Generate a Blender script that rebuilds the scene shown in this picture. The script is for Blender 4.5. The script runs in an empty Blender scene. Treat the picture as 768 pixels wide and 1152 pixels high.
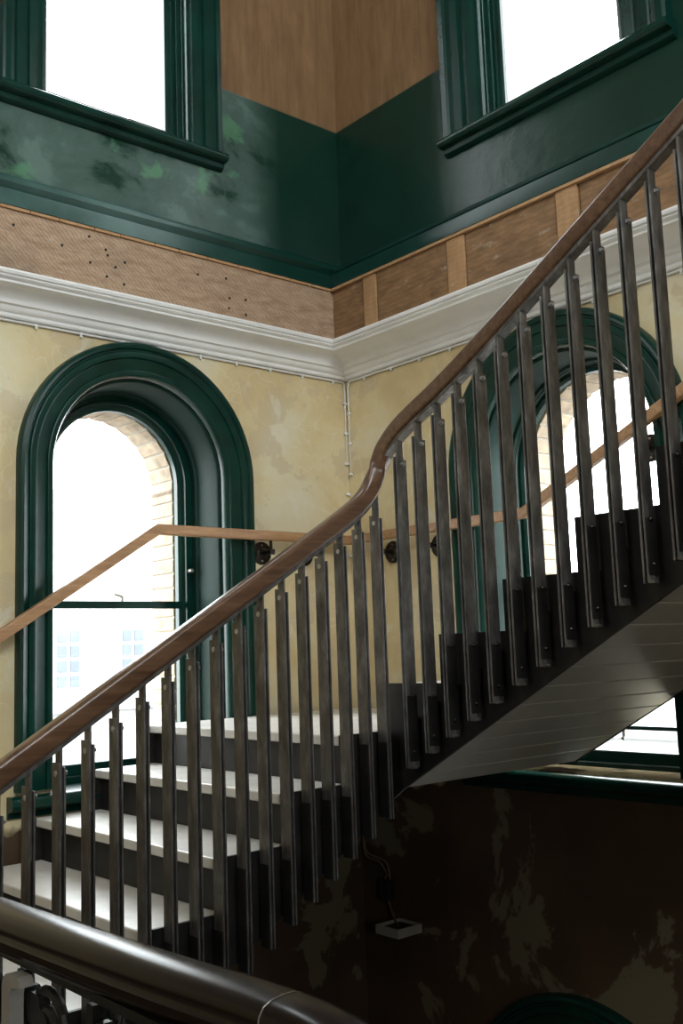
import bpy, bmesh, math, random
from mathutils import Vector, Matrix
random.seed(7)
S = bpy.context.scene
COL = S.collection
PI = math.pi

# ------------------------------------------------------------------ camera
CAM = (-3.7032, -4.2329, 0.2923)
YAW, PITCH, ROLL, FPX = 0.8603, 0.1350, -0.0358, 1160.76
cd = bpy.data.cameras.new('camera')
cd.sensor_fit = 'HORIZONTAL'; cd.sensor_width = 36.0
cd.lens = 36.0 * FPX / 768.0
cd.clip_start = 0.05; cd.clip_end = 300
cam = bpy.data.objects.new('camera', cd); COL.objects.link(cam)
F = Vector((math.cos(YAW)*math.cos(PITCH), math.sin(YAW)*math.cos(PITCH), math.sin(PITCH)))
R0 = F.cross(Vector((0, 0, 1))).normalized(); U0 = R0.cross(F)
c_, s_ = math.cos(ROLL), math.sin(ROLL)
Rv = R0*c_ + U0*s_; Uv = U0*c_ - R0*s_
M = Matrix((Rv, Uv, -F)).transposed().to_4x4(); M.translation = Vector(CAM)
cam.matrix_world = M
S.camera = cam

# ------------------------------------------------------------------ sky and exposure
w = bpy.data.worlds.new('overcast_sky'); S.world = w; w.use_nodes = True
bg = w.node_tree.nodes['Background']
bg.inputs[0].default_value = (0.97, 0.98, 1.0, 1); bg.inputs[1].default_value = 11.0
S.view_settings.view_transform = 'Standard'
try: S.view_settings.look = 'None'
except Exception: pass
S.view_settings.gamma = 1.0
S.view_settings.use_curve_mapping = False
S.view_settings.exposure = 0.55

def portal(name, loc, rot, sx, sy):
    l = bpy.data.lights.new(name, 'AREA'); l.shape = 'RECTANGLE'; l.size = sx; l.size_y = sy
    l.cycles.is_portal = True
    o = bpy.data.objects.new(name, l); COL.objects.link(o); o.location = loc; o.rotation_euler = rot
    return o

# ------------------------------------------------------------------ materials
def new_mat(name):
    m = bpy.data.materials.new(name); m.use_nodes = True
    nt = m.node_tree; return m, nt, nt.nodes['Principled BSDF']
def N(nt, t, **kw):
    n = nt.nodes.new(t)
    for k, v in kw.items():
        if k in n.inputs: n.inputs[k].default_value = v
        else: setattr(n, k, v)
    return n
def coords(nt, scale=(1, 1, 1)):
    tc = N(nt, 'ShaderNodeTexCoord'); mp = N(nt, 'ShaderNodeMapping')
    g = N(nt, 'ShaderNodeNewGeometry')
    nt.links.new(g.outputs['Position'], mp.inputs['Vector'])
    mp.inputs['Scale'].default_value = scale
    return mp.outputs['Vector']
def noise(nt, vec, sc, det=4, rough=.55, dist=0.0):
    n = N(nt, 'ShaderNodeTexNoise'); n.inputs['Scale'].default_value = sc
    n.inputs['Detail'].default_value = det; n.inputs['Roughness'].default_value = rough
    n.inputs['Distortion'].default_value = dist
    nt.links.new(vec, n.inputs['Vector']); return n.outputs['Fac']
def ramp(nt, fac, stops, interp='LINEAR'):
    r = N(nt, 'ShaderNodeValToRGB'); cr = r.color_ramp; cr.interpolation = interp
    while len(cr.elements) < len(stops): cr.elements.new(0.5)
    for e, (p, c) in zip(cr.elements, stops):
        e.position = p; e.color = (c[0], c[1], c[2], 1) if len(c) == 3 else c
    nt.links.new(fac, r.inputs['Fac']); return r.outputs['Color']
def mix(nt, fac, a, b, mode='MIX'):
    m = N(nt, 'ShaderNodeMix', data_type='RGBA', blend_type=mode)
    for sock, v in ((m.inputs[0], fac), (m.inputs[6], a), (m.inputs[7], b)):
        if isinstance(v, (int, float)): sock.default_value = v
        elif isinstance(v, tuple): sock.default_value = (v[0], v[1], v[2], 1)
        else: nt.links.new(v, sock)
    return m.outputs[2]
def bump(nt, b, h, strength=.3, dist=.01):
    n = N(nt, 'ShaderNodeBump'); n.inputs['Strength'].default_value = strength
    n.inputs['Distance'].default_value = dist
    nt.links.new(h, n.inputs['Height']); nt.links.new(n.outputs['Normal'], b.inputs['Normal'])
def lin(r, g, b):
    f = lambda v: (v/255/12.92) if v/255 <= .04045 else ((v/255+.055)/1.055)**2.4
    return (f(r), f(g), f(b))

def simple(name, col, rough=.5, metal=0.0, var=.25, sc=8, bmp=0.0, coat=0.0, spec=.5):
    m, nt, b = new_mat(name)
    v = coords(nt); n = noise(nt, v, sc, 5, .6)
    c1 = tuple(x*(1-var) for x in col); c2 = tuple(min(1, x*(1+var)) for x in col)
    nt.links.new(ramp(nt, n, [(.3, c1), (.7, c2)]), b.inputs['Base Color'])
    b.inputs['Roughness'].default_value = rough; b.inputs['Metallic'].default_value = metal
    b.inputs['Coat Weight'].default_value = coat; b.inputs['Coat Roughness'].default_value = .12
    b.inputs['Specular IOR Level'].default_value = spec
    if bmp: bump(nt, b, noise(nt, v, sc*6, 4), bmp, .004)
    return m

GREEN = (.0016, .026, .0180)
m_trim = simple('green_gloss_paint', GREEN, .27, 0, .3, 5, .10, .0, .30)
m_reveal = simple('green_satin_paint', (.0018, .022, .0150), .55, 0, .3, 5, .10, .0, .22)
m_cornice = simple('white_cornice_paint', (.80, .785, .77), .5, 0, .05, 6, .1)
m_marble = simple('pale_marble', (.66, .63, .585), .40, 0, .12, 9, .05)
m_nose = m_marble
m_black = simple('black_steel_plate', (.018, .016, .015), .45, .2, .5, 9, .1, 0.0, .35)
m_soffit = simple('cream_soffit_paint', (.55, .50, .42), .38, 0, .06, 9, .05)
m_iron = simple('black_cast_iron', (.010, .0095, .009), .42, .2, .4, 20, .2)
m_bracket = simple('dark_bronze_metal', (.030, .024, .020), .32, .7, .4, 25, .1)
m_white = simple('white_cable_plastic', (.72, .71, .68), .5, 0, .04, 20)
m_brass = simple('pale_metal_catch', (.6, .56, .48), .3, .8, .1, 20)
m_brick = simple('washed_brick', (.36, .28, .20), .85, 0, .35, 14, .3)
m_mortar = simple('pale_mortar', (.38, .34, .28), .9, 0, .15, 18, .2)
m_zinc = simple('zinc_bolt', (.42, .42, .42), .35, .85, .2, 30)
m_facade = simple('pale_stone_facade', (.34, .335, .325), .8, 0, .04, 2)
m_facade_trim = simple('facade_grey_band', (.23, .235, .25), .8, 0, .06, 2)
m_pane_far = simple('far_window_pane', (.085, .10, .135), .3, 0, .2, 1)
m_hole = simple('dark_nail_hole', (.01, .008, .006), .8, 0, .2, 10)
m_stone = simple('grey_stone_floor', (.10, .09, .08), .6, 0, .25, 4, .1)
m_landing = simple('worn_brown_stone', (.24, .21, .17), .55, 0, .2, 4, .1)
m_cord = simple('dull_brown_cord', (.16, .12, .09), .6, 0, .1, 20)
m_post = simple('pale_grey_steel_paint', (.36, .33, .29), .45, .1, .12, 20, .1)
m_ground = simple('pale_street', (.16, .16, .16), .9, 0, .1, 1)
m_ceiling = simple('ceiling_plaster', (.62, .60, .55), .8, 0, .06, 3)
m_box = simple('grey_white_fitting', (.34, .31, .25), .45, 0, .06, 10)

def steel():
    m, nt, b = new_mat('mill_steel')
    v = coords(nt, (1, 1, .35)); n = noise(nt, v, 26, 6, .65); n2 = noise(nt, coords(nt), 7, 3)
    c = ramp(nt, n, [(.25, (.038, .034, .030)), (.5, (.118, .109, .100)), (.78, (.27, .255, .24))])
    c = mix(nt, ramp(nt, n2, [(.52, (0, 0, 0)), (.75, (.5, .5, .5))]), c, (.10, .075, .06))
    nt.links.new(c, b.inputs['Base Color'])
    b.inputs['Metallic'].default_value = .55
    nt.links.new(ramp(nt, n, [(.2, (.55,)*3), (.8, (.34,)*3)]), b.inputs['Roughness'])
    bump(nt, b, n, .1, .002); return m
m_steel = steel()

def wood(name, dark, light, axis, rough=.35, coat=.3, sc=1.0, spec=.5):
    m, nt, b = new_mat(name); b.inputs['Specular IOR Level'].default_value = spec
    s = [28*sc, 28*sc, 28*sc]; s[axis] = 2.2*sc
    v = coords(nt, tuple(s)); n = noise(nt, v, 1.6, 6, .62, .5)
    n2 = noise(nt, coords(nt), 5, 3)
    c = ramp(nt, n, [(.3, dark), (.72, light)])
    c = mix(nt, ramp(nt, n2, [(.4, (0, 0, 0)), (.8, (.35,)*3)]), c, tuple(x*.55 for x in dark))
    nt.links.new(c, b.inputs['Base Color']); b.inputs['Roughness'].default_value = rough
    b.inputs['Coat Weight'].default_value = coat; b.inputs['Coat Roughness'].default_value = .2
    bump(nt, b, n, .08, .003); return m
m_rail = wood('brown_varnished_rail', (.070, .034, .018), (.180, .095, .052), 0, .28, .25)
m_oak = wood('oiled_oak', (.26, .125, .055), (.47, .27, .13), 0, .45, .05)
m_oldrail = wood('dark_polished_mahogany', (.008, .004, .003), (.020, .009, .006), 1, .26, .0, 1.0, .24)

def plank_mat(name, a, bcol, stain, diag, scale, light3=(.50, .42, .33)):
    m, nt, b = new_mat(name)
    v = coords(nt, scale); n = noise(nt, v, 3, 6, .65, .3)
    c = ramp(nt, n, [(.28, a), (.70, bcol)])
    wv = N(nt, 'ShaderNodeTexWave', wave_type='BANDS', bands_direction='DIAGONAL' if diag else 'Z')
    wv.inputs['Scale'].default_value = 26 if diag else 12; wv.inputs['Distortion'].default_value = 6.0 if diag else 5.0
    wv.inputs['Detail'].default_value = 2
    nt.links.new(coords(nt), wv.inputs['Vector'])
    c = mix(nt, ramp(nt, wv.outputs['Fac'], [(.2, (.30 if diag else .16,)*3), (.6, (0, 0, 0))]), c, stain)
    n2 = noise(nt, coords(nt), 2.3, 5, .6)
    c = mix(nt, ramp(nt, n2, [(.55, (0, 0, 0)), (.72, (.55,)*3)]), c, stain)
    n3 = noise(nt, coords(nt, (1, 1, 2.5)), 9, 5, .7)
    c = mix(nt, ramp(nt, n3, [(.60, (0, 0, 0)), (.70, (.5,)*3)]), c, light3)
    nt.links.new(c, b.inputs['Base Color']); b.inputs['Roughness'].default_value = .75
    bump(nt, b, wv.outputs['Fac'], .25, .003); return m
m_plankL = plank_mat('rough_sawn_pale_plank', (.30, .18, .10), (.52, .36, .24), (.10, .075, .06), True, (3, 3, 12))
m_plankR = plank_mat('rough_brown_lath_board', (.15, .078, .033), (.31, .170, .076), (.070, .037, .018), False, (3, 3, 9))
m_batten = plank_mat('light_brown_batten', (.34, .185, .080), (.46, .27, .13), (.26, .14, .065), False, (9, 9, 2))

def wall_mat():
    m, nt, b = new_mat('layered_wall_paint')
    g = N(nt, 'ShaderNodeNewGeometry'); sx = N(nt, 'ShaderNodeSeparateXYZ')
    nt.links.new(g.outputs['Position'], sx.inputs[0]); z = sx.outputs['Z']
    v = coords(nt)
    def zstep(z0, soft=.004, wob=None):
        mr = N(nt, 'ShaderNodeMapRange'); mr.inputs[1].default_value = z0-soft; mr.inputs[2].default_value = z0+soft
        src = z
        if wob is not None:
            ad = N(nt, 'ShaderNodeMath', operation='ADD'); nt.links.new(z, ad.inputs[0]); nt.links.new(wob, ad.inputs[1]); src = ad.outputs[0]
        nt.links.new(src, mr.inputs[0]); return mr.outputs[0]
    # cream lower plaster
    n1 = noise(nt, v, 1.6, 6, .6, .4); n2 = noise(nt, v, 4.2, 5, .6, 1.0); n3 = noise(nt, v, 2.7, 7, .62, .2)
    cream = ramp(nt, n1, [(.30, (.54, .41, .22)), (.44, (.62, .49, .27)), (.54, (.66, .56, .34)), (.64, (.68, .61, .45)), (.78, (.74, .69, .56))])
    cream = mix(nt, ramp(nt, n3, [(.55, (0, 0, 0)), (.575, (.55,)*3)]), cream, (.53, .42, .27))
    cream = mix(nt, ramp(nt, n2, [(.60, (0, 0, 0)), (.66, (.5,)*3)]), cream, (.70, .66, .55))
    ng = noise(nt, v, 1.1, 4)
    cream = mix(nt, ramp(nt, ng, [(.62, (0, 0, 0)), (.72, (.35,)*3)]), cream, (.46, .44, .14))
    vo = N(nt, 'ShaderNodeTexVoronoi', feature='DISTANCE_TO_EDGE'); vo.inputs['Scale'].default_value = 2.6
    wv = N(nt, 'ShaderNodeVectorMath', operation='ADD')
    nn = N(nt, 'ShaderNodeTexNoise'); nn.inputs['Scale'].default_value = 3.0; nt.links.new(v, nn.inputs['Vector'])
    nt.links.new(v, wv.inputs[0]); nt.links.new(nn.outputs['Color'], wv.inputs[1]); nt.links.new(wv.outputs[0], vo.inputs['Vector'])
    crk = ramp(nt, vo.outputs['Distance'], [(.003, (.28,)*3), (.012, (0, 0, 0))])
    cream = mix(nt, crk, cream, (.74, .70, .60))
    # brown lower down, shade below the landing put into the colour, flaked pale patches
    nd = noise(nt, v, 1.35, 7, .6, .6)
    shaded_brown = ramp(nt, noise(nt, v, 3, 4), [(.3, (.050, .028, .013)), (.7, (.080, .045, .021))])
    shaded_brown = mix(nt, ramp(nt, nd, [(.555, (0, 0, 0)), (.57, (1, 1, 1))]), shaded_brown, (.15, .122, .070))
    c = mix(nt, zstep(.14, .02, noise(nt, v, 1.3, 5)), shaded_brown, cream)
    # green band
    gn = noise(nt, v, 1.9, 6, .62, .5); gn2 = noise(nt, v, 3.1, 6, .6, .3)
    green = ramp(nt, noise(nt, v, 2.4, 3), [(.3, (.0035, .024, .0155)), (.7, (.006, .034, .022))])
    pat = N(nt, 'ShaderNodeMath', operation='MULTIPLY')
    # filler and chalky repairs below the left window; window sheen painted in too
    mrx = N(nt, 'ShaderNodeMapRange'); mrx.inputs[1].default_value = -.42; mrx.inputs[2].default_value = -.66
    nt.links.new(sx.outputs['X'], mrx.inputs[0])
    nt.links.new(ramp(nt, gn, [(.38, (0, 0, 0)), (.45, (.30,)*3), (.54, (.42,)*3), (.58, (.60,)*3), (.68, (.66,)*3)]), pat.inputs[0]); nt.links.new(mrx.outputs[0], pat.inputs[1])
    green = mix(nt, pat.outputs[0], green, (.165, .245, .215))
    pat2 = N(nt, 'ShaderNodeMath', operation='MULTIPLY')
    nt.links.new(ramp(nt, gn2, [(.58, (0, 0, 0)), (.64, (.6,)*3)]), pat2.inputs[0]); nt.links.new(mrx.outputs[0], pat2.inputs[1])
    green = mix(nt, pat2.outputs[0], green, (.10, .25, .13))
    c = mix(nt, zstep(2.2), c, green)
    # bare brown plaster above
    bn = noise(nt, coords(nt, (6, 6, 1.2)), 2.2, 6, .65); bn2 = noise(nt, v, 5, 5)
    br = ramp(nt, bn, [(.28, (.150, .080, .034)), (.55, (.215, .120, .054)), (.78, (.28, .165, .080))])
    br = mix(nt, ramp(nt, bn2, [(.66, (0, 0, 0)), (.74, (.4,)*3)]), br, (.34, .25, .16))
    bn3 = noise(nt, coords(nt, (14, 14, .9)), 2.0, 5, .7)
    br = mix(nt, ramp(nt, bn3, [(.50, (0, 0, 0)), (.68, (.45,)*3)]), br, (.12, .062, .027))
    bn4 = noise(nt, v, 34, 3, .7)
    br = mix(nt, ramp(nt, bn4, [(.70, (0, 0, 0)), (.76, (.6,)*3)]), br, (.42, .34, .25))
    top = zstep(3.27)
    c = mix(nt, top, c, br)
    nt.links.new(c, b.inputs['Base Color'])
    # gloss on the green band only
    gl = N(nt, 'ShaderNodeMath', operation='SUBTRACT'); nt.links.new(zstep(2.2), gl.inputs[0]); nt.links.new(top, gl.inputs[1])
    rr = N(nt, 'ShaderNodeMapRange'); nt.links.new(gl.outputs[0], rr.inputs[0]); rr.inputs[3].default_value = .72; rr.inputs[4].default_value = .27
    nt.links.new(rr.outputs[0], b.inputs['Roughness'])
    sp = N(nt, 'ShaderNodeMapRange'); nt.links.new(gl.outputs[0], sp.inputs[0]); sp.inputs[3].default_value = .4; sp.inputs[4].default_value = .30
    nt.links.new(sp.outputs[0], b.inputs['Specular IOR Level'])
    bump(nt, b, noise(nt, v, 9, 6, .6), .22, .012)
    return m
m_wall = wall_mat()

def glass_mat():
    m = bpy.data.materials.new('window_glass'); m.use_nodes = True; nt = m.node_tree; nt.nodes.clear()
    o = N(nt, 'ShaderNodeOutputMaterial'); t = N(nt, 'ShaderNodeBsdfTransparent'); t.inputs[0].default_value = (.92, .95, .95, 1); g = N(nt, 'ShaderNodeBsdfGlossy')
    g.inputs['Roughness'].default_value = .02
    lw = N(nt, 'ShaderNodeLayerWeight'); lw.inputs['Blend'].default_value = .5
    pw = N(nt, 'ShaderNodeMath', operation='POWER'); pw.inputs[1].default_value = 5.0; nt.links.new(lw.outputs['Facing'], pw.inputs[0])
    fr = N(nt, 'ShaderNodeMath', operation='MULTIPLY_ADD'); fr.inputs[1].default_value = .9; fr.inputs[2].default_value = .04; nt.links.new(pw.outputs[0], fr.inputs[0])
    mx = N(nt, 'ShaderNodeMixShader'); nt.links.new(fr.outputs[0], mx.inputs[0]); nt.links.new(t.outputs[0], mx.inputs[1]); nt.links.new(g.outputs[0], mx.inputs[2])
    nt.links.new(mx.outputs[0], o.inputs[0]); return m
m_glass = glass_mat()

# ------------------------------------------------------------------ helpers
W = {}
def link(o, parent=None, mw=None):
    COL.objects.link(o)
    mw = mw or Matrix.Identity(4)
    if parent is not None:
        o.parent = parent; o.matrix_parent_inverse = W[parent.name].inverted()
    o.matrix_basis = mw; W[o.name] = mw.copy(); return o
def empty(name, loc, label=None, cat=None, group=None, kind=None, parent=None):
    o = bpy.data.objects.new(name, None); o.empty_display_size = .1
    link(o, parent, Matrix.Translation(loc)); tag(o, label, cat, group, kind); return o
def tag(o, label=None, cat=None, group=None, kind=None):
    if label: o['label'] = label
    if cat: o['category'] = cat
    if group: o['group'] = group
    if kind: o['kind'] = kind
    return o
def mesh(name, bm, mat, smooth=False):
    bmesh.ops.recalc_face_normals(bm, faces=bm.faces)
    me = bpy.data.meshes.new(name); bm.to_mesh(me); bm.free()
    me.materials.append(mat)
    if smooth:
        me.polygons.foreach_set('use_smooth', [True]*len(me.polygons))
        me.set_sharp_from_angle(angle=math.radians(35))
    return me
def obj(name, bm, mat, parent=None, mw=None, smooth=False):
    me = bm if isinstance(bm, bpy.types.Mesh) else mesh(name, bm, mat, smooth)
    return link(bpy.data.objects.new(name, me), parent, mw)
def T(x, y, z, rz=0): return Matrix.Translation((x, y, z)) @ Matrix.Rotation(rz, 4, 'Z')
def box(bm, x0, x1, y0, y1, z0, z1, bev=0.0):
    r = bmesh.ops.create_cube(bm, size=1.0, matrix=Matrix.Translation(((x0+x1)/2, (y0+y1)/2, (z0+z1)/2)) @ Matrix.Diagonal((abs(x1-x0), abs(y1-y0), abs(z1-z0), 1)))
    if bev:
        es = list({e for v in r['verts'] for e in v.link_edges})
        bmesh.ops.bevel(bm, geom=es, offset=bev, segments=2, affect='EDGES', profile=.5)
    return bm
def B(x0, x1, y0, y1, z0, z1, bev=0.0): return box(bmesh.new(), x0, x1, y0, y1, z0, z1, bev)
def cyl(bm, a, b, r, seg=12, r2=None):
    a, b = Vector(a), Vector(b); d = b-a
    q = d.to_track_quat('Z', 'Y').to_matrix().to_4x4()
    bmesh.ops.create_cone(bm, cap_ends=True, segments=seg, radius1=r, radius2=r if r2 is None else r2, depth=d.length,
                          matrix=Matrix.Translation((a+b)/2) @ q)
    return bm
def prism(pts, to3, h0, h1, bm=None):
    """flat outline pts (a,b) carried to 3-D by to3(a,b,h) between h0 and h1"""
    bm = bm or bmesh.new()
    lo = [bm.verts.new(to3(a, b, h0)) for a, b in pts]; hi = [bm.verts.new(to3(a, b, h1)) for a, b in pts]
    bm.faces.new(lo); bm.faces.new(hi[::-1]); n = len(pts)
    for i in range(n): bm.faces.new((lo[i], hi[i], hi[(i+1) % n], lo[(i+1) % n]))
    return bm
def loft(rings, closed=True, caps=True, bm=None):
    bm = bm or bmesh.new()
    vs = [[bm.verts.new(p) for p in r] for r in rings]; n = len(rings[0])
    for a, b in zip(vs, vs[1:]):
        for i in range(n if closed else n-1):
            j = (i+1) % n; bm.faces.new((a[i], a[j], b[j], b[i]))
    if caps and closed:
        bm.faces.new(vs[0][::-1]); bm.faces.new(vs[-1])
    return bm
def catmull(P, k=6):
    P = [Vector(p) for p in P]; out = []
    for i in range(len(P)-1):
        p0 = P[max(i-1, 0)]; p1 = P[i]; p2 = P[i+1]; p3 = P[min(i+2, len(P)-1)]
        for j in range(k):
            t = j/k
            out.append(.5*((2*p1)+(p2-p0)*t+(2*p0-5*p1+4*p2-p3)*t*t+(3*p1-p0-3*p2+p3)*t**3))
    out.append(P[-1]); return out
def sweep(path, prof, bm=None):
    """prof: (side, up) outline; up stays as near vertical as the path allows"""
    rings = []
    for i, p in enumerate(path):
        p = Vector(p); t = (Vector(path[min(i+1, len(path)-1)])-Vector(path[max(i-1, 0)])).normalized()
        s = t.cross(Vector((0, 0, 1)))
        s.normalize(); u = s.cross(t)
        rings.append([p+s*a+u*b for a, b in prof])
    return loft(rings, True, True, bm)
def rounded(wd, ht, r, k=4):
    pts = []
    for cx, cy, a0 in ((wd/2-r, ht/2-r, 0), (-wd/2+r, ht/2-r, 90), (-wd/2+r, -ht/2+r, 180), (wd/2-r, -ht/2+r, 270)):
        for i in range(k+1):
            a = math.radians(a0+90*i/k); pts.append((cx+r*math.cos(a), cy+r*math.sin(a)))
    return pts
def tube(path, r, seg=8, bm=None): return sweep(path, [(r*math.cos(2*PI*i/seg), r*math.sin(2*PI*i/seg)) for i in range(seg)], bm)

# wall frames: (a along wall from the corner, h out into the room, z) to world
def LW(a, h, z): return Vector((-a, -h, z))
def RW(a, h, z): return Vector((-h, -a, z))

def arch_pts(ca, rho, zs, zb, n=28):
    """inverted U outline from the bottom one side over the top to the other bottom"""
    pts = [(ca-rho, zb)]
    for i in range(n+1):
        t = PI - PI*i/n; pts.append((ca+rho*math.cos(t), zs+rho*math.sin(t)))
    pts.append((ca+rho, zb)); return pts

def wall(name, fr, a0, a1, z0, z1, holes, thick, mat):
    cu = bpy.data.curves.new(name, 'CURVE'); cu.dimensions = '2D'; cu.fill_mode = 'BOTH'; cu.extrude = thick/2
    for pts in [[(a0, z0), (a1, z0), (a1, z1), (a0, z1)]] + holes:
        sp = cu.splines.new('POLY'); sp.points.add(len(pts)-1); sp.use_cyclic_u = True
        for q, (a, z) in zip(sp.points, pts): q.co = (a, z, 0, 1)
    tmp = bpy.data.objects.new('tmp', cu); COL.objects.link(tmp)
    me = bpy.data.meshes.new_from_object(tmp.evaluated_get(bpy.context.evaluated_depsgraph_get()))
    bpy.data.objects.remove(tmp); bpy.data.curves.remove(cu)
    for v in me.vertices: a, z, h = v.co; v.co = fr(a, h-thick/2, z)
    bm = bmesh.new(); bm.from_mesh(me); bpy.data.meshes.remove(me)
    bmesh.ops.remove_doubles(bm, verts=bm.verts, dist=1e-5)
    o = obj(name, bm, mat); tag(o, kind='structure'); return o

# ------------------------------------------------------------------ structure
TH = .55
XB, YB, ZF, ZC = 5.7, 6.6, -4.6, 6.3
AL = dict(ca=1.288, R=.617, zs=1.164)         # left arched window
AR = dict(ca=1.440, R=.652, zs=1.130)         # right arched window
AD = dict(ca=1.36, R=.652, zs=-1.83)          # arched window one storey down, right wall
ULc, URc = 1.412, 1.515                       # upper windows
ZSILL = -.255
def hole_arch(d, zb): return arch_pts(d['ca'], d['R']-.165, d['zs'], zb)
def hole_rect(c, hw, z0, z1): return [(c-hw, z0), (c+hw, z0), (c+hw, z1), (c-hw, z1)]
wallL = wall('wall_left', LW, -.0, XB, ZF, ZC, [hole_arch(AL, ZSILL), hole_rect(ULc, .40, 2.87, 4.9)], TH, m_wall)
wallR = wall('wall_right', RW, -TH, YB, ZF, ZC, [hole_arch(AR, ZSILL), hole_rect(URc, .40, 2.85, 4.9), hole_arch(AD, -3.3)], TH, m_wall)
# walls behind the camera; windows in them added and sized for fill daylight
def BW(a, h, z): return Vector((-XB+h, -a, z))
def FW(a, h, z): return Vector((-a, -YB+h, z))
bw = [(1.5, 2.7, 3.3, 5.4)]
fw = [(1.3, 3.1, 3.1, 5.8), (3.5, 5.3, 3.1, 5.8), (3.6, 4.6, -.2, 1.2)]
wall('wall_back', BW, 0, YB, ZF, ZC, [[(a, c), (b, c), (b, d), (a, d)] for a, b, c, d in bw], .4, m_wall)
wall('wall_front', FW, 0, XB, ZF, ZC, [[(a, c), (b, c), (b, d), (a, d)] for a, b, c, d in fw], .4, m_wall)
tag(obj('floor', B(-XB, 0, -YB, 0, ZF-.2, ZF), m_stone), kind='structure')
tag(obj('ceiling', B(-XB, 0, -YB, 0, ZC, ZC+.2), m_ceiling), kind='structure')
nwin = [0]
def window_root(loc):
    nwin[0] += 1
    return empty('window_%d' % nwin[0], loc, kind='structure')

def ring_sweep(fr, d, prof, zb, n=36):
    """moulding that runs up one jamb, over the arch and down the other; prof = (rho, h)"""
    rings = []
    for rho, h in prof: rings.append([fr(a, h, z) for a, z in arch_pts(d['ca'], rho, d['zs'], zb, n)])
    bm = bmesh.new(); vs = [[bm.verts.new(p) for p in r] for r in rings]; m = len(vs[0])
    for k in range(len(vs)):
        a, b = vs[k], vs[(k+1) % len(vs)]
        for i in range(m-1): bm.faces.new((a[i], a[i+1], b[i+1], b[i]))
    bm.faces.new([v[0] for v in vs]); bm.faces.new([v[-1] for v in vs][::-1])
    return bm

def arched_window(fr, d, zsill, full=True):
    R = d['R']; ca = d['ca']; zs = d['zs']
    root = window_root(fr(ca, 0, zsill))
    ri = R-.165
    prof = [(R, -.005), (R, .030), (R-.006, .044), (R-.018, .050), (R-.030, .046), (R-.036, .036), (R-.044, .034), (R-.048, .040),
            (R-.062, .043), (R-.075, .040), (R-.080, .030), (R-.086, .028), (R-.130, .022), (R-.134, .030), (R-.146, .033), (R-.158, .030), (R-.163, .020), (ri-.002, .0), (ri-.002, -.02), (R-.1, -.005)]
    obj('architrave', ring_sweep(fr, d, prof, zsill+.02), m_trim, root, smooth=True)
    rv = ri-.002
    obj('reveal_lining', ring_sweep(fr, d, [(rv+.001, -.02), (rv-.012, -.022), (rv-.016, -.03), (rv-.018, -.20), (rv-.03, -.205), (rv-.034, -.215), (rv-.034, -.24), (rv+.001, -.24)], zsill+.02), m_reveal, root, smooth=True)
    gr = d.get('glass', ri-.107)
    obj('sash_frame', ring_sweep(fr, d, [(rv, -.235), (gr+.05, -.235), (gr+.045, -.225), (gr+.03, -.225), (gr+.026, -.24), (gr+.012, -.242), (gr, -.255), (gr, -.285), (rv, -.29)], zsill+.02), m_trim, root, smooth=True)
    bm = bmesh.new()
    pts = arch_pts(ca, gr+.004, zs, zsill+.08, 36)
    prism(pts, lambda a, z, h: fr(a, h, z), -.268, -.272, bm)
    obj('pane', bm, m_glass, root)
    zm = d.get('zm', .556)
    if full:
        p, q = fr(ca-gr-.01, -.24, zm-.018), fr(ca+gr+.01, -.262, zm+.018)
        mr = obj('meeting_rail', B(min(p.x, q.x), max(p.x, q.x), min(p.y, q.y), max(p.y, q.y), p.z, q.z, .004), m_trim, root)
        bm = bmesh.new(); c0 = fr(ca-.02, -.24, zm+.018)
        cyl(bm, c0, c0+Vector((0, 0, .022)), .007, 10); dirx = (fr(1, 0, 0)-fr(0, 0, 0))
        cyl(bm, c0+Vector((0, 0, .02))-dirx*.005, c0+Vector((0, 0, .034))+dirx*.045, .006, 10)
        obj('sash_catch', bm, m_brass, mr)
        bm = bmesh.new(); c0 = fr(ca-gr-.045, -.225, zm+.17); cyl(bm, c0, c0+(fr(0, .03, 0)-fr(0, 0, 0)), .01, 10)
        obj('sash_stop', bm, m_brass, root)
    p, q = fr(ca-gr-.02, -.235, zsill+.0), fr(ca+gr+.02, -.275, zsill+.085)
    br = B(min(p.x, q.x), max(p.x, q.x), min(p.y, q.y), max(p.y, q.y), p.z, q.z, .006)
    p, q = fr(ca-gr-.02, -.21, zsill+.0), fr(ca+gr+.02, -.24, zsill+.035)
    box(br, min(p.x, q.x), max(p.x, q.x), min(p.y, q.y), max(p.y, q.y), p.z, q.z, .006)
    obj('bottom_rail', br, m_trim, root)
    # sill board with a rounded nose
    pr = [(-.24, zsill+.004), (.035, zsill+.004)] + [(.035+.030*math.sin(PI*i/8), zsill-.026+.030*math.cos(PI*i/8)) for i in range(9)] + [(.02, zsill-.06), (.012, zsill-.085), (-.24, zsill-.085)]
    bm = loft([[fr(ca-R-.03, h, z) for h, z in pr], [fr(ca+R+.03, h, z) for h, z in pr]])
    obj('sill', bm, m_trim, root, smooth=True)
    return root, gr

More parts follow.
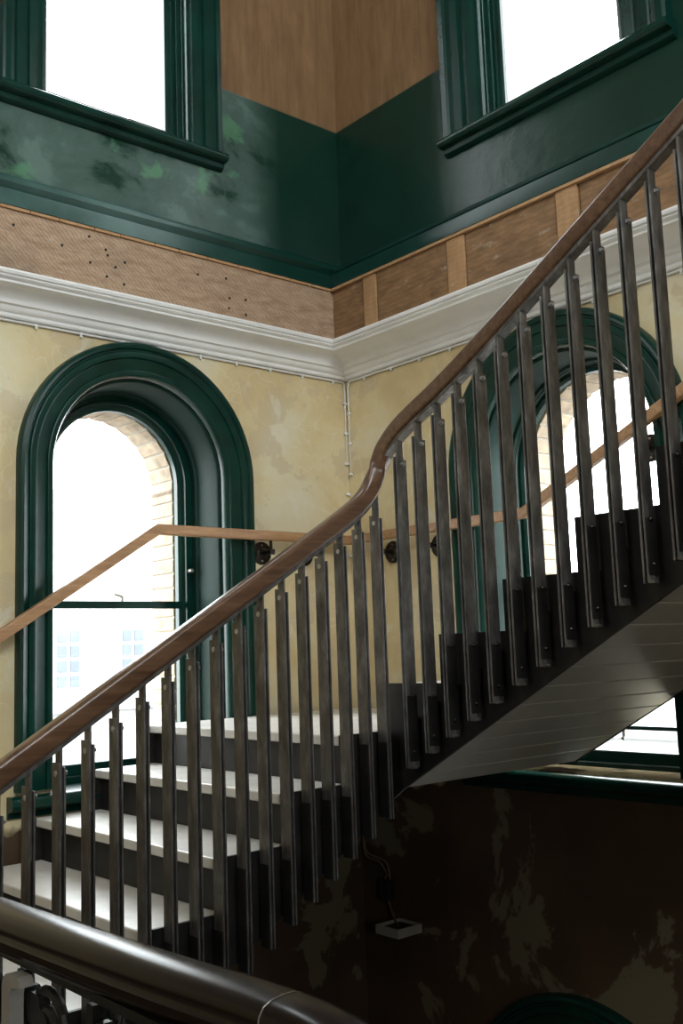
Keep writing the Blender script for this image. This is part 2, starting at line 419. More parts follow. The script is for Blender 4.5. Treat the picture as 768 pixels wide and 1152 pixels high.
def brick_surround(fr, d, root, gr, zsill):
    """outer brick jambs and arch seen through the glass"""
    r0 = gr+.012; tk = .085; h0, h1 = -.33, -TH+.004
    me = None
    leaf = obj('outer_reveal', ring_sweep(fr, d, [(r0+.010, h0-.004), (d['R']-.164, h0-.004), (d['R']-.164, h1), (r0+.010, h1)], zsill-.0), m_mortar, root)
    n = 0
    bmk = B(-.5*tk+.006, .5*tk-.006, -.108, .108, 0, .064, .004); mek = mesh('brick', bmk, m_brick)
    ang0 = math.atan2((fr(1, 0, 0)-fr(0, 0, 0)).y, (fr(1, 0, 0)-fr(0, 0, 0)).x)
    hm = (h0+h1)/2
    z = zsill+.02
    while z < d['zs']-.06:
        for s in (-1, 1):
            p = fr(d['ca']+s*(r0+tk/2-.003), hm, z)
            obj('brick', mek, None, leaf, Matrix.Translation(p) @ Matrix.Rotation(ang0, 4, 'Z'))
        z += .074
    k = int(PI*(r0+.02)/.076)
    Z = fr(0, 0, 1)-fr(0, 0, 0); A = fr(1, 0, 0)-fr(0, 0, 0); H = fr(0, 1, 0)-fr(0, 0, 0)
    for i in range(k+1):
        t = PI*i/k; er = A*math.cos(t)+Z*math.sin(t); et = -A*math.sin(t)+Z*math.cos(t)
        rot = Matrix((er, H, et)).transposed().to_4x4()
        p = fr(d['ca'], hm, d['zs'])+er*(r0+tk/2-.003)-et*.032
        obj('brick', mek, None, leaf, Matrix.Translation(p) @ rot)

AL['zm'] = .556; AL['glass'] = .345
AR['glass'] = .418
rA, gA = arched_window(LW, AL, ZSILL); brick_surround(LW, AL, rA, gA, ZSILL)
AR['zm'] = .556
rB, gB = arched_window(RW, AR, ZSILL-.012); brick_surround(RW, AR, rB, gB, ZSILL-.012)
AD['zm'] = -2.5
arched_window(RW, AD, -3.3, False)
# low bar with a small lift hook across the right window
lb = obj('sash_bar', B(.244, .262, -AR['ca']-.40, -AR['ca']+.40, -.090, -.072, .003), m_trim, rB)
bm = bmesh.new(); cyl(bm, (.243, -1.50, -.092), (.243, -1.50, -.125), .008, 10); cyl(bm, (.243, -1.50, -.122), (.232, -1.50, -.128), .009, 10)
obj('lift_hook', bm, m_zinc, lb)

def rect_window(fr, c, zb, zt, ho=.55, gh=.33):
    root = window_root(fr(c, 0, zb))
    # stepped architrave: runs up both sides and across the head; prof = (distance from centre, h)
    q = (ho-.40)/.19
    prof = [(ho, -.005), (ho, .050), (ho-.010*q, .060), (ho-.035*q, .060), (ho-.042*q, .046), (ho-.062*q, .042), (ho-.068*q, .050), (ho-.105*q, .046), (ho-.110*q, .030), (ho-.128*q, .028),
            (ho-.134*q, .036), (ho-.170*q, .030), (ho-.176*q, .012), (.400, .01), (.398, -.002), (.398, -.02)]
    def run(prof, closeh, zb2):
        rings = [[fr(c-r, h, zb2), fr(c-r, h, zt+r-.4), fr(c+r, h, zt+r-.4), fr(c+r, h, zb2)] for r, h in prof+closeh]
        bm = bmesh.new(); vs = [[bm.verts.new(p) for p in r] for r in rings]
        for k in range(len(vs)):
            a, b = vs[k], vs[(k+1) % len(vs)]
            for i in range(3): bm.faces.new((a[i], a[i+1], b[i+1], b[i]))
        bm.faces.new([v[0] for v in vs]); bm.faces.new([v[-1] for v in vs][::-1]); return bm
    obj('architrave', run(prof, [(ho-.1, -.02)], zb+.03), m_trim, root)
    rv = .40
    obj('reveal_lining', run([(rv+.001, -.018), (rv-.01, -.018), (rv-.012, -.035), (rv-.03, -.037), (rv-.032, -.042), (rv-.032, -.06), (rv+.001, -.06)], [], zb+.03), m_trim, root)
    obj('sash_frame', run([(rv, -.058), (gh+.03, -.058), (gh+.026, -.068), (gh+.010, -.071), (gh, -.080), (gh, -.10), (rv, -.105)], [], zb+.03), m_trim, root)
    p, q = fr(c-gh-.01, -.058, zb+.03), fr(c+gh+.01, -.10, zb+.12)
    obj('bottom_rail', B(min(p.x, q.x), max(p.x, q.x), min(p.y, q.y), max(p.y, q.y), p.z, q.z, .008), m_trim, root)
    obj('pane', prism([(c-gh-.004, zb+.12), (c+gh+.004, zb+.12), (c+gh+.004, zt+.02), (c-gh-.004, zt+.02)], lambda a, z, h: fr(a, h, z), -.086, -.090), m_glass, root)
    for a0, a1, z0, z1 in ((c-.40, c-.372, zb+.06, zt), (c+.372, c+.40, zb+.06, zt), (c-.372, c+.372, zb+.03, zb+.06)):
        p, q = fr(a0, -.107, z0), fr(a1, -TH, z1)
        obj('outer_reveal', B(min(p.x, q.x), max(p.x, q.x), min(p.y, q.y), max(p.y, q.y), z0, z1), m_facade, root)
    zs = zb+.03
    pr = [(-.18, zs+.004), (.055, zs+.004)] + [(.060+.022*math.sin(PI*i/6), zs-.020+.022*math.cos(PI*i/6)) for i in range(7)] + [(.035, zs-.046), (.030, zs-.066), (.012, zs-.078), (-.18, zs-.078)]
    obj('sill', loft([[fr(c-ho-.015, h, z) for h, z in pr], [fr(c+ho+.015, h, z) for h, z in pr]]), m_trim, root, smooth=True)
rect_window(LW, ULc, 2.84, 4.9, .588, .322)
rect_window(RW, URc, 2.81, 4.9, .640, .328)
# added fill-light windows behind the camera (plain sashes) and the daylight portals
def fill_window(fr, a0, a1, z0, z1):
    root = window_root(fr((a0+a1)/2, 0, z0))
    def bar(nm, a, b, c, d, h0=-.22, h1=-.16):
        p, q = fr(a, h0, c), fr(b, h1, d)
        obj(nm, B(min(p.x, q.x), max(p.x, q.x), min(p.y, q.y), max(p.y, q.y), c, d), m_trim, root)
    bar('stile', a0, a0+.06, z0, z1); bar('stile', a1-.06, a1, z0, z1)
    bar('rail', a0+.06, a1-.06, z0, z0+.08); bar('rail', a0+.06, a1-.06, z1-.06, z1); bar('rail', a0+.06, a1-.06, (z0+z1)/2-.02, (z0+z1)/2+.02)
    obj('pane', prism([(a0+.05, z0+.07), (a1-.05, z0+.07), (a1-.05, z1-.05), (a0+.05, z1-.05)], lambda a, z, h: fr(a, h, z), -.192, -.188), m_glass, root)
for q in bw: fill_window(BW, *q)
for q in fw: fill_window(FW, *q)
def P(fr, a, z, sx, sz, h=-.45):
    c = fr(a, h, z); d = (fr(0, 1, 0)-fr(0, 0, 0))
    rot = (-d).to_track_quat('Z', 'Y').to_euler()
    portal('window_portal', c, rot, sx, sz)
P(LW, AL['ca'], .65, 1.0, 1.9, -.6); P(RW, AR['ca'], .65, 1.0, 1.9, -.6); P(RW, AD['ca'], -2.3, 1.0, 2.1, -.6)
P(LW, ULc, 3.9, .85, 2.1, -.6); P(RW, URc, 3.9, .85, 2.1, -.6)
for a, b, c, d in bw: P(BW, (a+b)/2, (c+d)/2, b-a, d-c)
for a, b, c, d in fw: P(FW, (a+b)/2, (c+d)/2, b-a, d-c)

# ------------------------------------------------------------------ cornice, skirting, boards
cor = [(0, 1.785), (.020, 1.786), (.026, 1.794), (.026, 1.812), (.036, 1.818), (.044, 1.832), (.046, 1.848), (.056, 1.852)] + \
      [(.060+.085*(1-math.cos(PI/2*i/7)), 1.854+.075*math.sin(PI/2*i/7)) for i in range(8)] + \
      [(.150, 1.930), (.150, 1.944), (.160, 1.948), (.166, 1.958), (.160, 1.968), (.172, 1.972), (.176, 1.985), (.168, 1.993), (.168, 2.000), (0, 2.012)]
cor = [(h, 1.789+(z-1.785)*.77) for h, z in cor]
corR = [(h+(.055 if h > .058 else 0)*min(1, (h-.05)/.09 if h > .05 else 0), z) for h, z in cor]
corR[-1] = (0, cor[-1][1])
def mitred(fr, prof, other, far, bm=None):
    return loft([[fr(o[0], h, z) for (h, z), o in zip(prof, other)], [fr(far, h, z) for h, z in prof]], True, True, bm)
def mk(profL, profR, nm, mat, idx):
    a = obj('trim_%d' % idx, mitred(LW, profL, profR, XB, None), mat, smooth=True); tag(a, kind='structure')
    b = obj('trim_%d' % (idx+1), mitred(RW, profR, profL, YB, None), mat, smooth=True); tag(b, kind='structure')
    return a, b
tcl, tcr = mk(cor, corR, 'cornice', m_cornice, 1)
m_skirt = simple('green_skirting_paint', (.005, .034, .026), .30, 0, .35, 6, .1, .0, .35)
sk = [(0, 2.455), (.012, 2.452), (.030, 2.440), (.036, 2.425), (.034, 2.410), (.020, 2.396), (.012, 2.386), (.012, 2.380), (.024, 2.378), (.026, 2.370), (.026, 2.305), (0, 2.303)]
skR = [(h+(.078 if z < 2.395 else .03 if z < 2.43 else 0), z) for h, z in sk]; skR[0] = (0, 2.455); skR[-1] = (0, 2.303)
tsl, tsr = mk(sk, skR, 'skirting', m_skirt, 3)
m_skirt2, nt, b = new_mat('green_skirting_worn')
v = coords(nt); sx = N(nt, 'ShaderNodeSeparateXYZ'); nt.links.new(v, sx.inputs[0])
mr = N(nt, 'ShaderNodeMapRange'); mr.inputs[1].default_value = -.5; mr.inputs[2].default_value = -1.3; nt.links.new(sx.outputs['X'], mr.inputs[0])
mu = N(nt, 'ShaderNodeMath', operation='MULTIPLY'); nt.links.new(mr.outputs[0], mu.inputs[0]); nt.links.new(ramp(nt, noise(nt, v, 2.6, 5), [(.35, (.25,)*3), (.6, (.75,)*3)]), mu.inputs[1])
nt.links.new(mix(nt, mu.outputs[0], (.005, .036, .026), (.085, .165, .150)), b.inputs['Base Color']); b.inputs['Roughness'].default_value = .32; b.inputs['Specular IOR Level'].default_value = .35
tsl.data.materials[0] = m_skirt2
# thin batten pieces under the skirting, left wall
a = .075
while a < 3.2:
    L = random.uniform(.13, .24)
    obj('batten', B(-(a+L-.004), -a, -.024, 0, 2.289, 2.302), m_batten, tsl); a += L
# bare strip under the skirting, right wall
obj('batten', B(-.104, 0, -3.6, -.03, 2.287, 2.302), m_batten, tsr)
# rough boards
pl = obj('plank', B(-XB, -.002, -.014, .002, 1.93, 2.289, .002), m_plankL, wallL)
holes = [(52, 258), (57, 289), (108, 285), (108, 290), (130, 296), (118, 302), (109, 312), (130, 318), (90, 299), (87, 267), (255, 314), (264, 333), (284, 335), (263, 344), (285, 350), (227, 309), (276, 353)]
bmh = bmesh.new(); bmesh.ops.create_cone(bmh, cap_ends=True, segments=10, radius1=.0065, radius2=.0065, depth=.004, matrix=Matrix.Rotation(PI/2, 4, 'X'))
meh = mesh('nail_hole', bmh, m_hole)
for (a, z) in [(1.93, 2.22), (1.48, 2.21), (1.47, 2.185), (1.38, 2.17), (1.43, 2.135), (1.475, 2.08), (1.385, 2.06), (1.56, 2.13), (1.565, 2.255), (.80, 2.215), (.78, 2.115), (.68, 2.125), (.785, 2.06), (.68, 2.045), (.97, 2.20), (1.70, 2.18)]:
    obj('nail_hole', meh, None, pl, T(-a, -.0150, z))
ed = [.016, .28, .385, .90, 1.02, 1.57, 1.69, 2.27, 2.39, 2.95, 3.07, 3.6]
for i, (p, q) in enumerate(zip(ed, ed[1:])):
    if i % 2 == 0: obj('board', B(-.082-.004*(i % 3), 0, -q+.003, -p-.003, 1.93, 2.288, .003), m_plankR, wallR)
    else: obj('batten_upright', B(-.094, 0, -q+.002, -p-.002, 1.93, 2.288, .003), m_batten, wallR)

# ------------------------------------------------------------------ staircase
RI, G1, G2 = .17, .2665, .3045
XR, YW, XW = -1.302, -1.387, -1.067     # landing nose, lower string face, upper string face
YL, XL = -.06, -.075                    # wall-side edges
stair = empty('staircase', (-2.9, -.7, -1.19), 'dark steel staircase with pale marble treads turning at the corner landing', 'staircase')
TT = .036
def tread_bm(x0, x1, y0, y1, z): return B(x0, x1, y0, y1, z-TT, z, .006)
obj('landing_slab', B(XR, XL, YW+.004, YL, -TT, 0, .006), m_marble, stair)
obj('landing_plate', B(XR+.03, XL, YW+.01, YL, -.20, -TT), m_black, stair)
for k in range(1, 7):
    obj('tread', tread_bm(XR-k*G1, XR-(k-1)*G1+.03, YW+.004, YL, -k*RI), m_marble, stair)
for k in range(0, 7):
    x = XR-k*G1+.028
    obj('riser', B(x, x+.008, YW+.006, YL, -(k+1)*RI, -k*RI-TT), m_black, stair)
for k in range(1, 10):
    y = YW-(k-1)*G2
    obj('tread', B(XW+.004, XL, y-G2-.03, y, k*RI-TT, k*RI, .006), m_marble, stair)
    obj('riser', B(XW+.006, XL, y-.036, y-.028, (k-1)*RI, k*RI-TT), m_black, stair)
# lower strings
def low_poly(fwd, up):
    pts = [(XW, up), (XR-fwd, up)]
    for k in range(1, 7):
        pts += [(XR-(k-1)*G1-fwd, -k*RI+up), (XR-k*G1-fwd, -k*RI+up)]
    pts += [(XR-6*G1-fwd, -7*RI), (XR-6*G1+.22, -7*RI)]
    s = RI/G1
    pts += [(XW, -.262)]
    return pts
obj('string', prism(low_poly(.0, .001), lambda a, b, h: (a, h, b), YW-.008, YW+.004), m_black, stair)
obj('string', prism(low_poly(.050, -.002), lambda a, b, h: (a, h, b), YL-.004, YL+.004), m_black, stair)
SLO = .558
def zsb(y): return -.205+SLO*(-1.463-y)
def up_poly(fwd, up, yend):
    pts = [(YW+.002, -.25), (YW+.002, RI+up)]
    for k in range(2, 10):
        y = YW-(k-1)*G2
        pts += [(y+fwd, (k-1)*RI+up), (y+fwd, k*RI+up)]
    y = YW-9*G2
    pts += [(y, 9*RI+up), (y, zsb(y)), (-1.463, zsb(-1.463)), (-1.395, -.25)]
    return pts
obj('string', prism(up_poly(.014, .003, 0), lambda a, b, h: (h, a, b), XW-.008, XW+.004), m_black, stair)
obj('string', prism([(a, max(b, zsb(min(a, -1.463))-.012)) for a, b in up_poly(.0, -.01, 0)], lambda a, b, h: (h, a, b), XL-.002, XL+.006), m_black, stair)
# landing edge beneath the first upper step
obj('corner_plate', B(XW-.008, XW+.012, YW-.01, YW+.006, -.255, RI+.002, .003), m_black, stair)
# soffit boards across the upper flight
y = -1.470; n = 0
cs = 1/math.sqrt(1+SLO*SLO)
bw_ = .108
me_s = None
bms = bmesh.new(); box(bms, 0, XL-XW-.012, 0, bw_/cs-.004, 0, .014, .0035); me_s = mesh('soffit_board', bms, m_soffit)
rotx = math.atan(SLO)
while y > YW-9*G2+.1:
    mw = Matrix.Translation((XW+.006, y, zsb(y)+.002)) @ Matrix.Rotation(PI, 4, 'Z') @ Matrix.Translation((-(XL-XW-.012), 0, 0)) @ Matrix.Rotation(rotx, 4, 'X')
    obj('soffit_board', me_s, None, stair, mw); y -= bw_
obj('soffit_backing', prism([(-1.47, zsb(-1.47)+.018), (YW-9*G2, zsb(YW-9*G2)+.018), (YW-9*G2, zsb(YW-9*G2)+.03), (-1.47, zsb(-1.47)+.03)], lambda a, b, h: (h, a, b), XW+.005, XL-.002), m_black, stair)
obj('lower_soffit', prism([(XW-.01, -.235), (XR-6*G1+.25, -1.17), (XR-6*G1+.25, -1.155), (XW-.01, -.22)], lambda a, b, h: (a, h, b), YW+.006, YL-.005), m_soffit, stair)

# ------------------------------------------------------------------ balustrade of the steel stair
bal = empty('balustrade', (-2.0, -1.437, -.9), 'steel balustrade of bolted flat bars under a brown wooden handrail', 'balustrade')
def flat(x0, x1, hw, z0, z1): return B(x0, x1, -hw, hw, z0, z1, .0012)
def bar_set(BH):
    return (BH, mesh('bar', flat(-.0095, -.004, .026, 0, BH), m_steel), mesh('back_bar', flat(.004, .0095, .026, 0, BH-.012), m_steel),
            mesh('tongue', flat(-.0038, .0038, .0165, BH-.20, BH+.078), m_steel))
LOW_SET, UP_SET = bar_set(1.090), bar_set(1.110)
bm = bmesh.new(); cyl(bm, (-.0115, 0, 0), (-.0094, 0, 0), .0085, 14); cyl(bm, (-.0122, 0, 0), (-.0114, 0, 0), .0035, 8); me_scr = mesh('screw', bm, m_zinc)
bm = bmesh.new(); cyl(bm, (.0094, 0, 0), (.016, 0, 0), .0095, 6); cyl(bm, (.016, 0, 0), (.024, 0, 0), .006, 10); me_nut = mesh('nut', bm, m_zinc)
bm = bmesh.new(); cyl(bm, (.0118, 0, 0), (.0145, 0, 0), .0085, 14); cyl(bm, (.0145, 0, 0), (.0190, 0, 0), .0070, 14, .003); me_bolt = mesh('bolt', bm, m_bracket)
def fin_poly():
    r = .035
    pts = [(.050, .02), (.050, .17), (-.012, .17)] + [(-.012, .06)]
    pts += [(-.012+r*(1-math.cos(PI/2*i/6)), .06-r*math.sin(PI/2*i/6)) for i in range(1, 7)]
    return pts
me_fin = mesh('fixing_fin', prism(fin_poly(), lambda a, b, h: (h, a, b), -.0035, .0035), m_black)
bm = bmesh.new(); box(bm, .0035, .040, .040, .046, .03, .30, .001); me_ang = mesh('fixing_angle', bm, m_black)
me_cov = mesh('black_plate', B(-.0120, -.0096, -.0235, .0235, 0, 1), m_black)  # thin black sheets over the lower part of both bar faces
me_cov2 = mesh('black_plate', B(.0096, .0120, -.0235, .0235, 0, 1), m_black)
bm = bmesh.new(); loft([[(.0097, yy, .0), (.026, yy, .0), (.025, yy, .005), (.017, yy, .009), (.0122, yy, .022), (.0097, yy, .026)] for yy in (-.025, .0)], True, True, bm)
me_foot = mesh('foot', bm, m_steel)
def baluster(x, y, z, rz, ztop_bolt, bs):
    BH, me_bar, me_bak, me_ton = bs
    mw = T(x, y, z, rz)
    o = obj('baluster', me_bar, None, bal, mw)
    for nm, me, q in (('back_bar', me_bak, 0), ('tongue', me_ton, 0), ('screw', me_scr, BH-.030), ('nut', me_nut, BH-.030), ('fixing_fin', me_fin, 0), ('bolt', me_bolt, .055), ('bolt', me_bolt, ztop_bolt-z)):
        obj(nm, me, None, o, mw @ Matrix.Translation((0, 0, q)))
    z0_ = .022 if rz else .004
    hp_ = ztop_bolt-z+.002-z0_
    for me in (me_cov, me_cov2):
        obj('black_plate', me, None, o, mw @ Matrix.Translation((0, 0, z0_)) @ Matrix.Diagonal((1, 1, hp_, 1)))
    if rz: obj('foot', me_foot, None, o, mw)
# lower flight: three to a step
for i in range(19):
    x = -1.134-i*.0893
    z = -.300+.622*(x+1.134)
    k = 0 if x > XR else int((XR-x)/G1)+1
    baluster(x, YW-.052, z, 0, -k*RI-.035, LOW_SET)
# upper flight
for i in range(17):
    y = -1.562-i*.1008
    z = -.118+.568*(-1.562-y)
    k = int((YW-y)/G2)+1
    baluster(XW-.050, y, z, -PI/2, k*RI-.04, UP_SET)
# handrail: straight, a steep swan neck at the well corner, straight
def zl(x): return .000+.613*(x+2.55)-.002
def zu(y): return 1.210+.578*(-1.808-y)
yl_, xu_ = YW-.050, XW-.048
ctrl = [(-3.06, yl_, zl(-3.06)), (-2.3, yl_, zl(-2.3)), (-1.7, yl_, zl(-1.7)), (-1.42, yl_, zl(-1.42)), (-1.30, yl_, zl(-1.30)+.002), (-1.212, yl_, .828), (-1.160, yl_-.003, .884), (-1.130, yl_-.012, .950),
        (-1.119, yl_-.028, 1.000), (xu_, yl_-.055, 1.044), (xu_, yl_-.125, 1.098), (xu_, -1.66, 1.148), (xu_, -1.79, 1.208), (xu_, -2.0, zu(-2.0)), (xu_, -2.6, zu(-2.6)), (xu_, -3.3, zu(-3.3))]
path = catmull(ctrl, 6)
hr = obj('handrail', sweep(path, [(a, b) for a, b in rounded(.056, .064, .015)]), m_rail, bal, smooth=True)
def offset(path, d): return [Vector(p)+Vector((0, 0, -d)) for p in path]
lo = [p for p in offset(path, .042)]
obj('core_bar', sweep(lo, [(-.02, -.006), (.02, -.006), (.02, .006), (-.02, .006)]), m_steel, bal)

# ------------------------------------------------------------------ oak wall handrail
wh = empty('wall_handrail', (-.08, -.08, .86), 'pale oak handrail on dark metal brackets running round both walls', 'handrail')
hx = -.085
SL = .640
wp = [(-3.3, hx, .885-.644*(3.3-1.262)), (-1.262, hx, .885), (hx, hx, .885), (hx, -1.285, .882), (hx, -3.6, .882+.465*(3.6-1.285))]
prof = rounded(.040, .048, .006, 2)
def mitre_sweep(pts, prof):
    rings = []
    P_ = [Vector(p) for p in pts]
    for i, p in enumerate(P_):
        t0 = (P_[i]-P_[i-1]).normalized() if i else (P_[1]-P_[0]).normalized()
        t1 = (P_[i+1]-P_[i]).normalized() if i < len(P_)-1 else t0
        t = (t0+t1).normalized(); ring = []
        s0 = Vector((t0.x, t0.y, 0)).normalized().cross(Vector((0, 0, 1))); u0 = s0.cross(t0)
        for a, b in prof:
            q = p+s0*a+u0*b
            k = (p-q).dot(t)/t0.dot(t); ring.append(q+t0*k)
        rings.append(ring)
    return loft(rings)
obj('rail', mitre_sweep(wp, prof), m_oak, wh)
def bracket(wallside, a, z):
    fr = LW if wallside == 'L' else RW
    rose = bmesh.new(); cyl(rose, fr(a, 0, z), fr(a, .008, z), .058, 28); cyl(rose, fr(a, .008, z), fr(a, .014, z), .030, 20, .022)
    r = obj('bracket', rose, m_bracket, wh, smooth=True)
    ct = [fr(a, .01, z), fr(a, .05, z), fr(a, .075, z+.004), fr(a, .084, z+.018), fr(a, .085, z+.048)]
    am = bmesh.new(); cyl(am, fr(a, .01, z), fr(a, .098, z), .0095, 12); cyl(am, fr(a, .085, z), fr(a, .085, z+.055), .008, 12)
    p, q = fr(a-.015, .070, z-.015), fr(a+.015, .1, z+.012)
    box(am, min(p.x, q.x), max(p.x, q.x), min(p.y, q.y), max(p.y, q.y), p.z, q.z, .003)
    obj('arm', am, m_bracket, r)
    s = bmesh.new()
    for dz in (-.04, .04): cyl(s, fr(a, .007, z+dz), fr(a, .010, z+dz), .005, 8)
    obj('screw', s, m_zinc, r)
bracket('L', .610, .805); bracket('L', .335, .805); bracket('L', 2.10, .285)
bracket('R', .335, .800); bracket('R', .675, .800); bracket('R', 1.9, 1.08)

# ------------------------------------------------------------------ cables
def cable(name, paths, clips, label):
    root = empty(name, paths[0][0], label, 'cable')
    for p in paths: obj('wire', tube(p, .0055, 6), m_white, root, smooth=True)
    for c, s in clips:
        obj('clip', B(c[0]-s[0], c[0]+s[0], c[1]-s[1], c[1]+s[1], c[2]-s[2], c[2]+s[2], .002), m_white, root)
zc = 1.780
cable('cable', [[(-5.0, -.010, zc), (-2, -.010, zc), (-.03, -.010, zc), (-.018, -.008, zc-.012), (-.016, -.010, zc-.04), (-.016, -.010, 1.2), (-.016, -.010, .3)]],
      [((-.10-.215*i, -.010, zc-.006), (.006, .006, .013)) for i in range(18)] + [((-.017, -.010, 1.66-.17*i), (.014, .006, .007)) for i in range(6)],
      'thin white cable clipped under the left wall cornice and down the corner')
cable('cable', [[(-.010, -5.0, zc), (-.010, -2, zc), (-.010, -.04, zc), (-.008, -.034, zc-.012), (-.010, -.032, zc-.04), (-.010, -.032, 1.2), (-.010, -.032, .3)]],
      [((-.010, -.17-.215*i, zc-.006), (.006, .006, .013)) for i in range(18)] + [((-.010, -.032, 1.60-.17*i), (.006, .011, .007)) for i in range(6)],
      'thin white cable clipped under the cornice above the oak handrail bend')

# ------------------------------------------------------------------ small wall light below the landing
lf = empty('wall_light', (0, -.33, -1.29), 'small open-topped box wall light with loose cables on dark wall', 'wall light')
x0, x1, y0, y1, z0, z1 = -.165, 0, -.425, -.265, -1.085, -1.042
b_ = bmesh.new()
box(b_, x0, x0+.008, y0, y1, z0, z1); box(b_, x0+.008, x1-.002, y0, y0+.008, z0, z1); box(b_, x0+.008, x1-.002, y1-.008, y1, z0, z1); box(b_, x0+.008, x1-.002, y0+.008, y1-.008, z0, z0+.006); box(b_, x1-.008, x1-.002, y0+.008, y1-.008, z0+.006, z1)
obj('housing', b_, m_box, lf)
obj('lamp_plate', B(x0+.012, x1-.012, y0+.012, y1-.012, z0+.010, z1-.012, .004), m_black, lf)
obj('junction_box', B(-.05, 0, -.24, -.17, -.96, -.86, .006), m_black, lf)
obj('cord', tube(catmull([(-.02, -.205, -.955), (-.03, -.23, -.99), (-.05, -.28, -1.03), (-.08, -.34, -1.055)], 5), .005, 6), m_cord, lf)
obj('cord', tube(catmull([(-.02, -.19, -.86), (-.02, -.20, -.83), (-.02, -.15, -.78), (-.02, -.05, -.76), (-.02, -.03, -.66), (-.02, -.03, -.40)], 5), .005, 6), m_cord, lf)
obj('cord', tube(catmull([(-.02, -.225, -.86), (-.02, -.22, -.82), (-.02, -.19, -.77), (-.02, -.06, -.745), (-.02, -.045, -.66), (-.02, -.045, -.40)], 5), .005, 6), m_cord, lf)

# ------------------------------------------------------------------ the landing the camera stands on and its old balustrade
tag(obj('landing_light_block', B(-XB, 0, -YB, -4.14, 1.50, 1.69), m_stone), kind='structure')  # upper landing out of view, widened to keep light out of the lower well
tag(obj('landing_floor', B(-XB, -2.90, -YB, 0, -1.36, -1.19), m_landing), kind='structure')
ob = empty('old_balustrade', (-2.96, -2.7, -1.19), 'old black cast iron scroll balustrade under a thick polished dark handrail', 'balustrade')
RX, RZ = -2.945, -.152
hp = [(0, .031), (.020, .0295), (.034, .025), (.042, .016), (.0445, .006), (.043, .001), (.038, -.002), (.0395, -.006), (.044, -.010), (.0445, -.020), (.038, -.029), (.030, -.032), (.026, -.040), (0, -.041)]
hp = hp + [(-a, b) for a, b in hp[-2:0:-1]]
rp = catmull([(RX-.045, -1.50, RZ), (RX-.012, -2.2, RZ), (RX+.010, -2.67, RZ), (RX+.024, -2.92, RZ), (RX+.040, -3.12, RZ), (RX+.046, -3.22, RZ-.004), (RX+.050, -3.30, RZ-.022), (RX+.054, -3.40, RZ-.075), (RX+.058, -3.50, RZ-.17)], 8)
obj('handrail', sweep(rp, hp), m_oldrail, ob, smooth=True)
obj('rail_band', B(RX-.012, RX+.012, -3.10, -1.75, RZ-.052, RZ-.038), m_iron, ob)
obj('joint_line', sweep([(RX+.041, -3.160, RZ), (RX+.0412, -3.1612, RZ)], [(a*1.006, b*1.006) for a, b in hp]), m_brass, ob)
def spiral(c, r0, r1, turns, flip=1, n=40, x=RX):
    pts = []
    for i in range(n+1):
        t = i/n; r = r0+(r1-r0)*t; a = turns*2*PI*t
        pts.append((x, c[0]+flip*r*math.cos(a), c[1]+r*math.sin(a)))
    return pts
def tube_free(path, r, seg=8):
    rings = []
    for i, p in enumerate(path):
        t = (Vector(path[min(i+1, len(path)-1)])-Vector(path[max(i-1, 0)])).normalized()
        s = Vector((1, 0, 0)); u = s.cross(t).normalized()
        rr = r
        rings.append([Vector(p)+s*rr*math.cos(2*PI*k/seg)+u*rr*math.sin(2*PI*k/seg) for k in range(seg)])
    return loft(rings)
def leaf(c, ang, L, wd):
    pts = []
    for s in (1, -1):
        rng = range(0, 13) if s == 1 else range(11, 0, -1)
        for i in rng:
            t = i/12; hwid = wd*math.sin(PI*t)**.7*(1+.22*math.cos(t*20))
            pts.append((t*L, s*hwid))
    ca, sa = math.cos(ang), math.sin(ang)
    bm = prism([(c[0]+a*ca-b*sa, c[1]+a*sa+b*ca) for a, b in pts], lambda a, b, h: (h, a, b), RX-.010, RX+.010)
    return bm
yb = -1.75
while yb > -3.25:
    zt = RZ-.06
    obj('baluster', B(RX-.009, RX+.009, yb-.009, yb+.009, -1.19, zt), m_iron, ob)
    c = yb-.10
    obj('scroll', tube_free(spiral((c, zt-.075), .066, .018, 1.6), .009), m_iron, ob)
    obj('scroll', tube_free(spiral((c-.01, zt-.25), .085, .02, 1.7, -1), .009), m_iron, ob)
    obj('leaf', leaf((yb-.005, zt-.16), -2.2+PI/2+.9, .15, .032), m_iron, ob)
    obj('leaf', leaf((yb-.19, zt-.20), 1.9, .15, .034), m_iron, ob)
    obj('leaf', leaf((yb-.02, zt-.02), -2.4, .13, .028), m_iron, ob)
    obj('scroll', tube_free(spiral((c, -.75), .085, .02, 1.7), .009), m_iron, ob)
    yb -= .25
obj('bottom_rail', B(RX-.02, RX+.02, -3.3, -1.55, -1.16, -1.13), m_iron, ob)
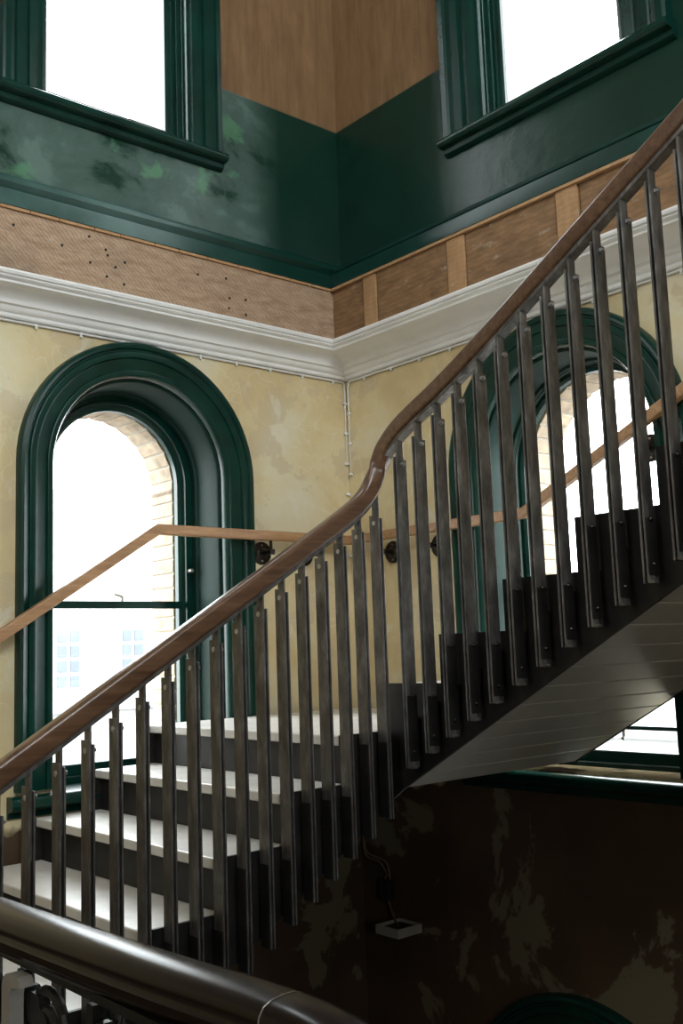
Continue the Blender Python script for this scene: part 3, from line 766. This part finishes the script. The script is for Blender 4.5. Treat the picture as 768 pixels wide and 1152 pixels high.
# pale flat bar with a rounded top beside the ironwork
pts = [(0, -1.19), (0, -.282)] + [(.025*(1-math.cos(PI/2*i/6)), -.282+.025*math.sin(PI/2*i/6)) for i in range(1, 7)] + [(.060, -.257), (.066, -.262), (.068, -.272), (.040, -.276)] + [(.033, -.283), (.030, -.292), (.030, -1.19)]
gp = obj('guard_post', prism([(-2.500-a, b+.050) for a, b in pts], lambda a, b, h: (h, a, b), -2.985, -2.960), m_post)
tag(gp, 'pale flat steel guard post with bent rounded top beside old ironwork', 'post')

# ------------------------------------------------------------------ buildings across the street
tag(obj('street', B(-60, 60, -60, 60, -9.2, -9.0), m_ground), kind='structure')
def far_building(name, label, fr, dist, a0, a1, z0, z1, wins, bands):
    root = empty(name, fr((a0+a1)/2, -dist, z0), label, 'building')
    def bx(nm, a, b, c, d, h0, h1, mat, par):
        p, q = fr(a, -dist+h0, c), fr(b, -dist+h1, d)
        return obj(nm, B(min(p.x, q.x), max(p.x, q.x), min(p.y, q.y), max(p.y, q.y), c, d), mat, par)
    bx('facade', a0, a1, z0, z1, -3, 0, m_facade, root)
    for c, d in bands: bx('string_course', a0, a1, c, d, 0, .25, m_facade_trim, root)
    for a, b, c, d in wins:
        f = bx('window', a, b, c, d, 0, .06, m_facade, root)
        nx, nz = 2, 4; ww = (b-a)/nx; hh = (d-c)/nz
        for i in range(nx):
            for j in range(nz): bx('pane', a+i*ww+.05, a+(i+1)*ww-.05, c+j*hh+.05, c+(j+1)*hh-.05, .06, .10, m_pane_far, f)
DL = 22.0
wl = []
for k in range(-3, 5):
    a = -9.29+k*1.95*1.0
    wl += [(a, a+.74, -.43, 1.18), (a, a+.74, -4.6, -2.6)]
far_building('terrace_house', 'pale facade with small paned windows seen through the left arched window', LW, DL, -21, 8, -9, 5.0, wl, [(-1.05, -.78)])
far_building('stone_house', 'pale stone house seen through the right arched window', RW, 20.0, -21, 6, -9, 2.2,
             [(-3.0, -2.1, -1.2, .8), (-.4, .5, -1.2, .8), (2.2, 3.1, -1.2, .8)], [(-2.2, -1.95), (1.4, 1.7)])
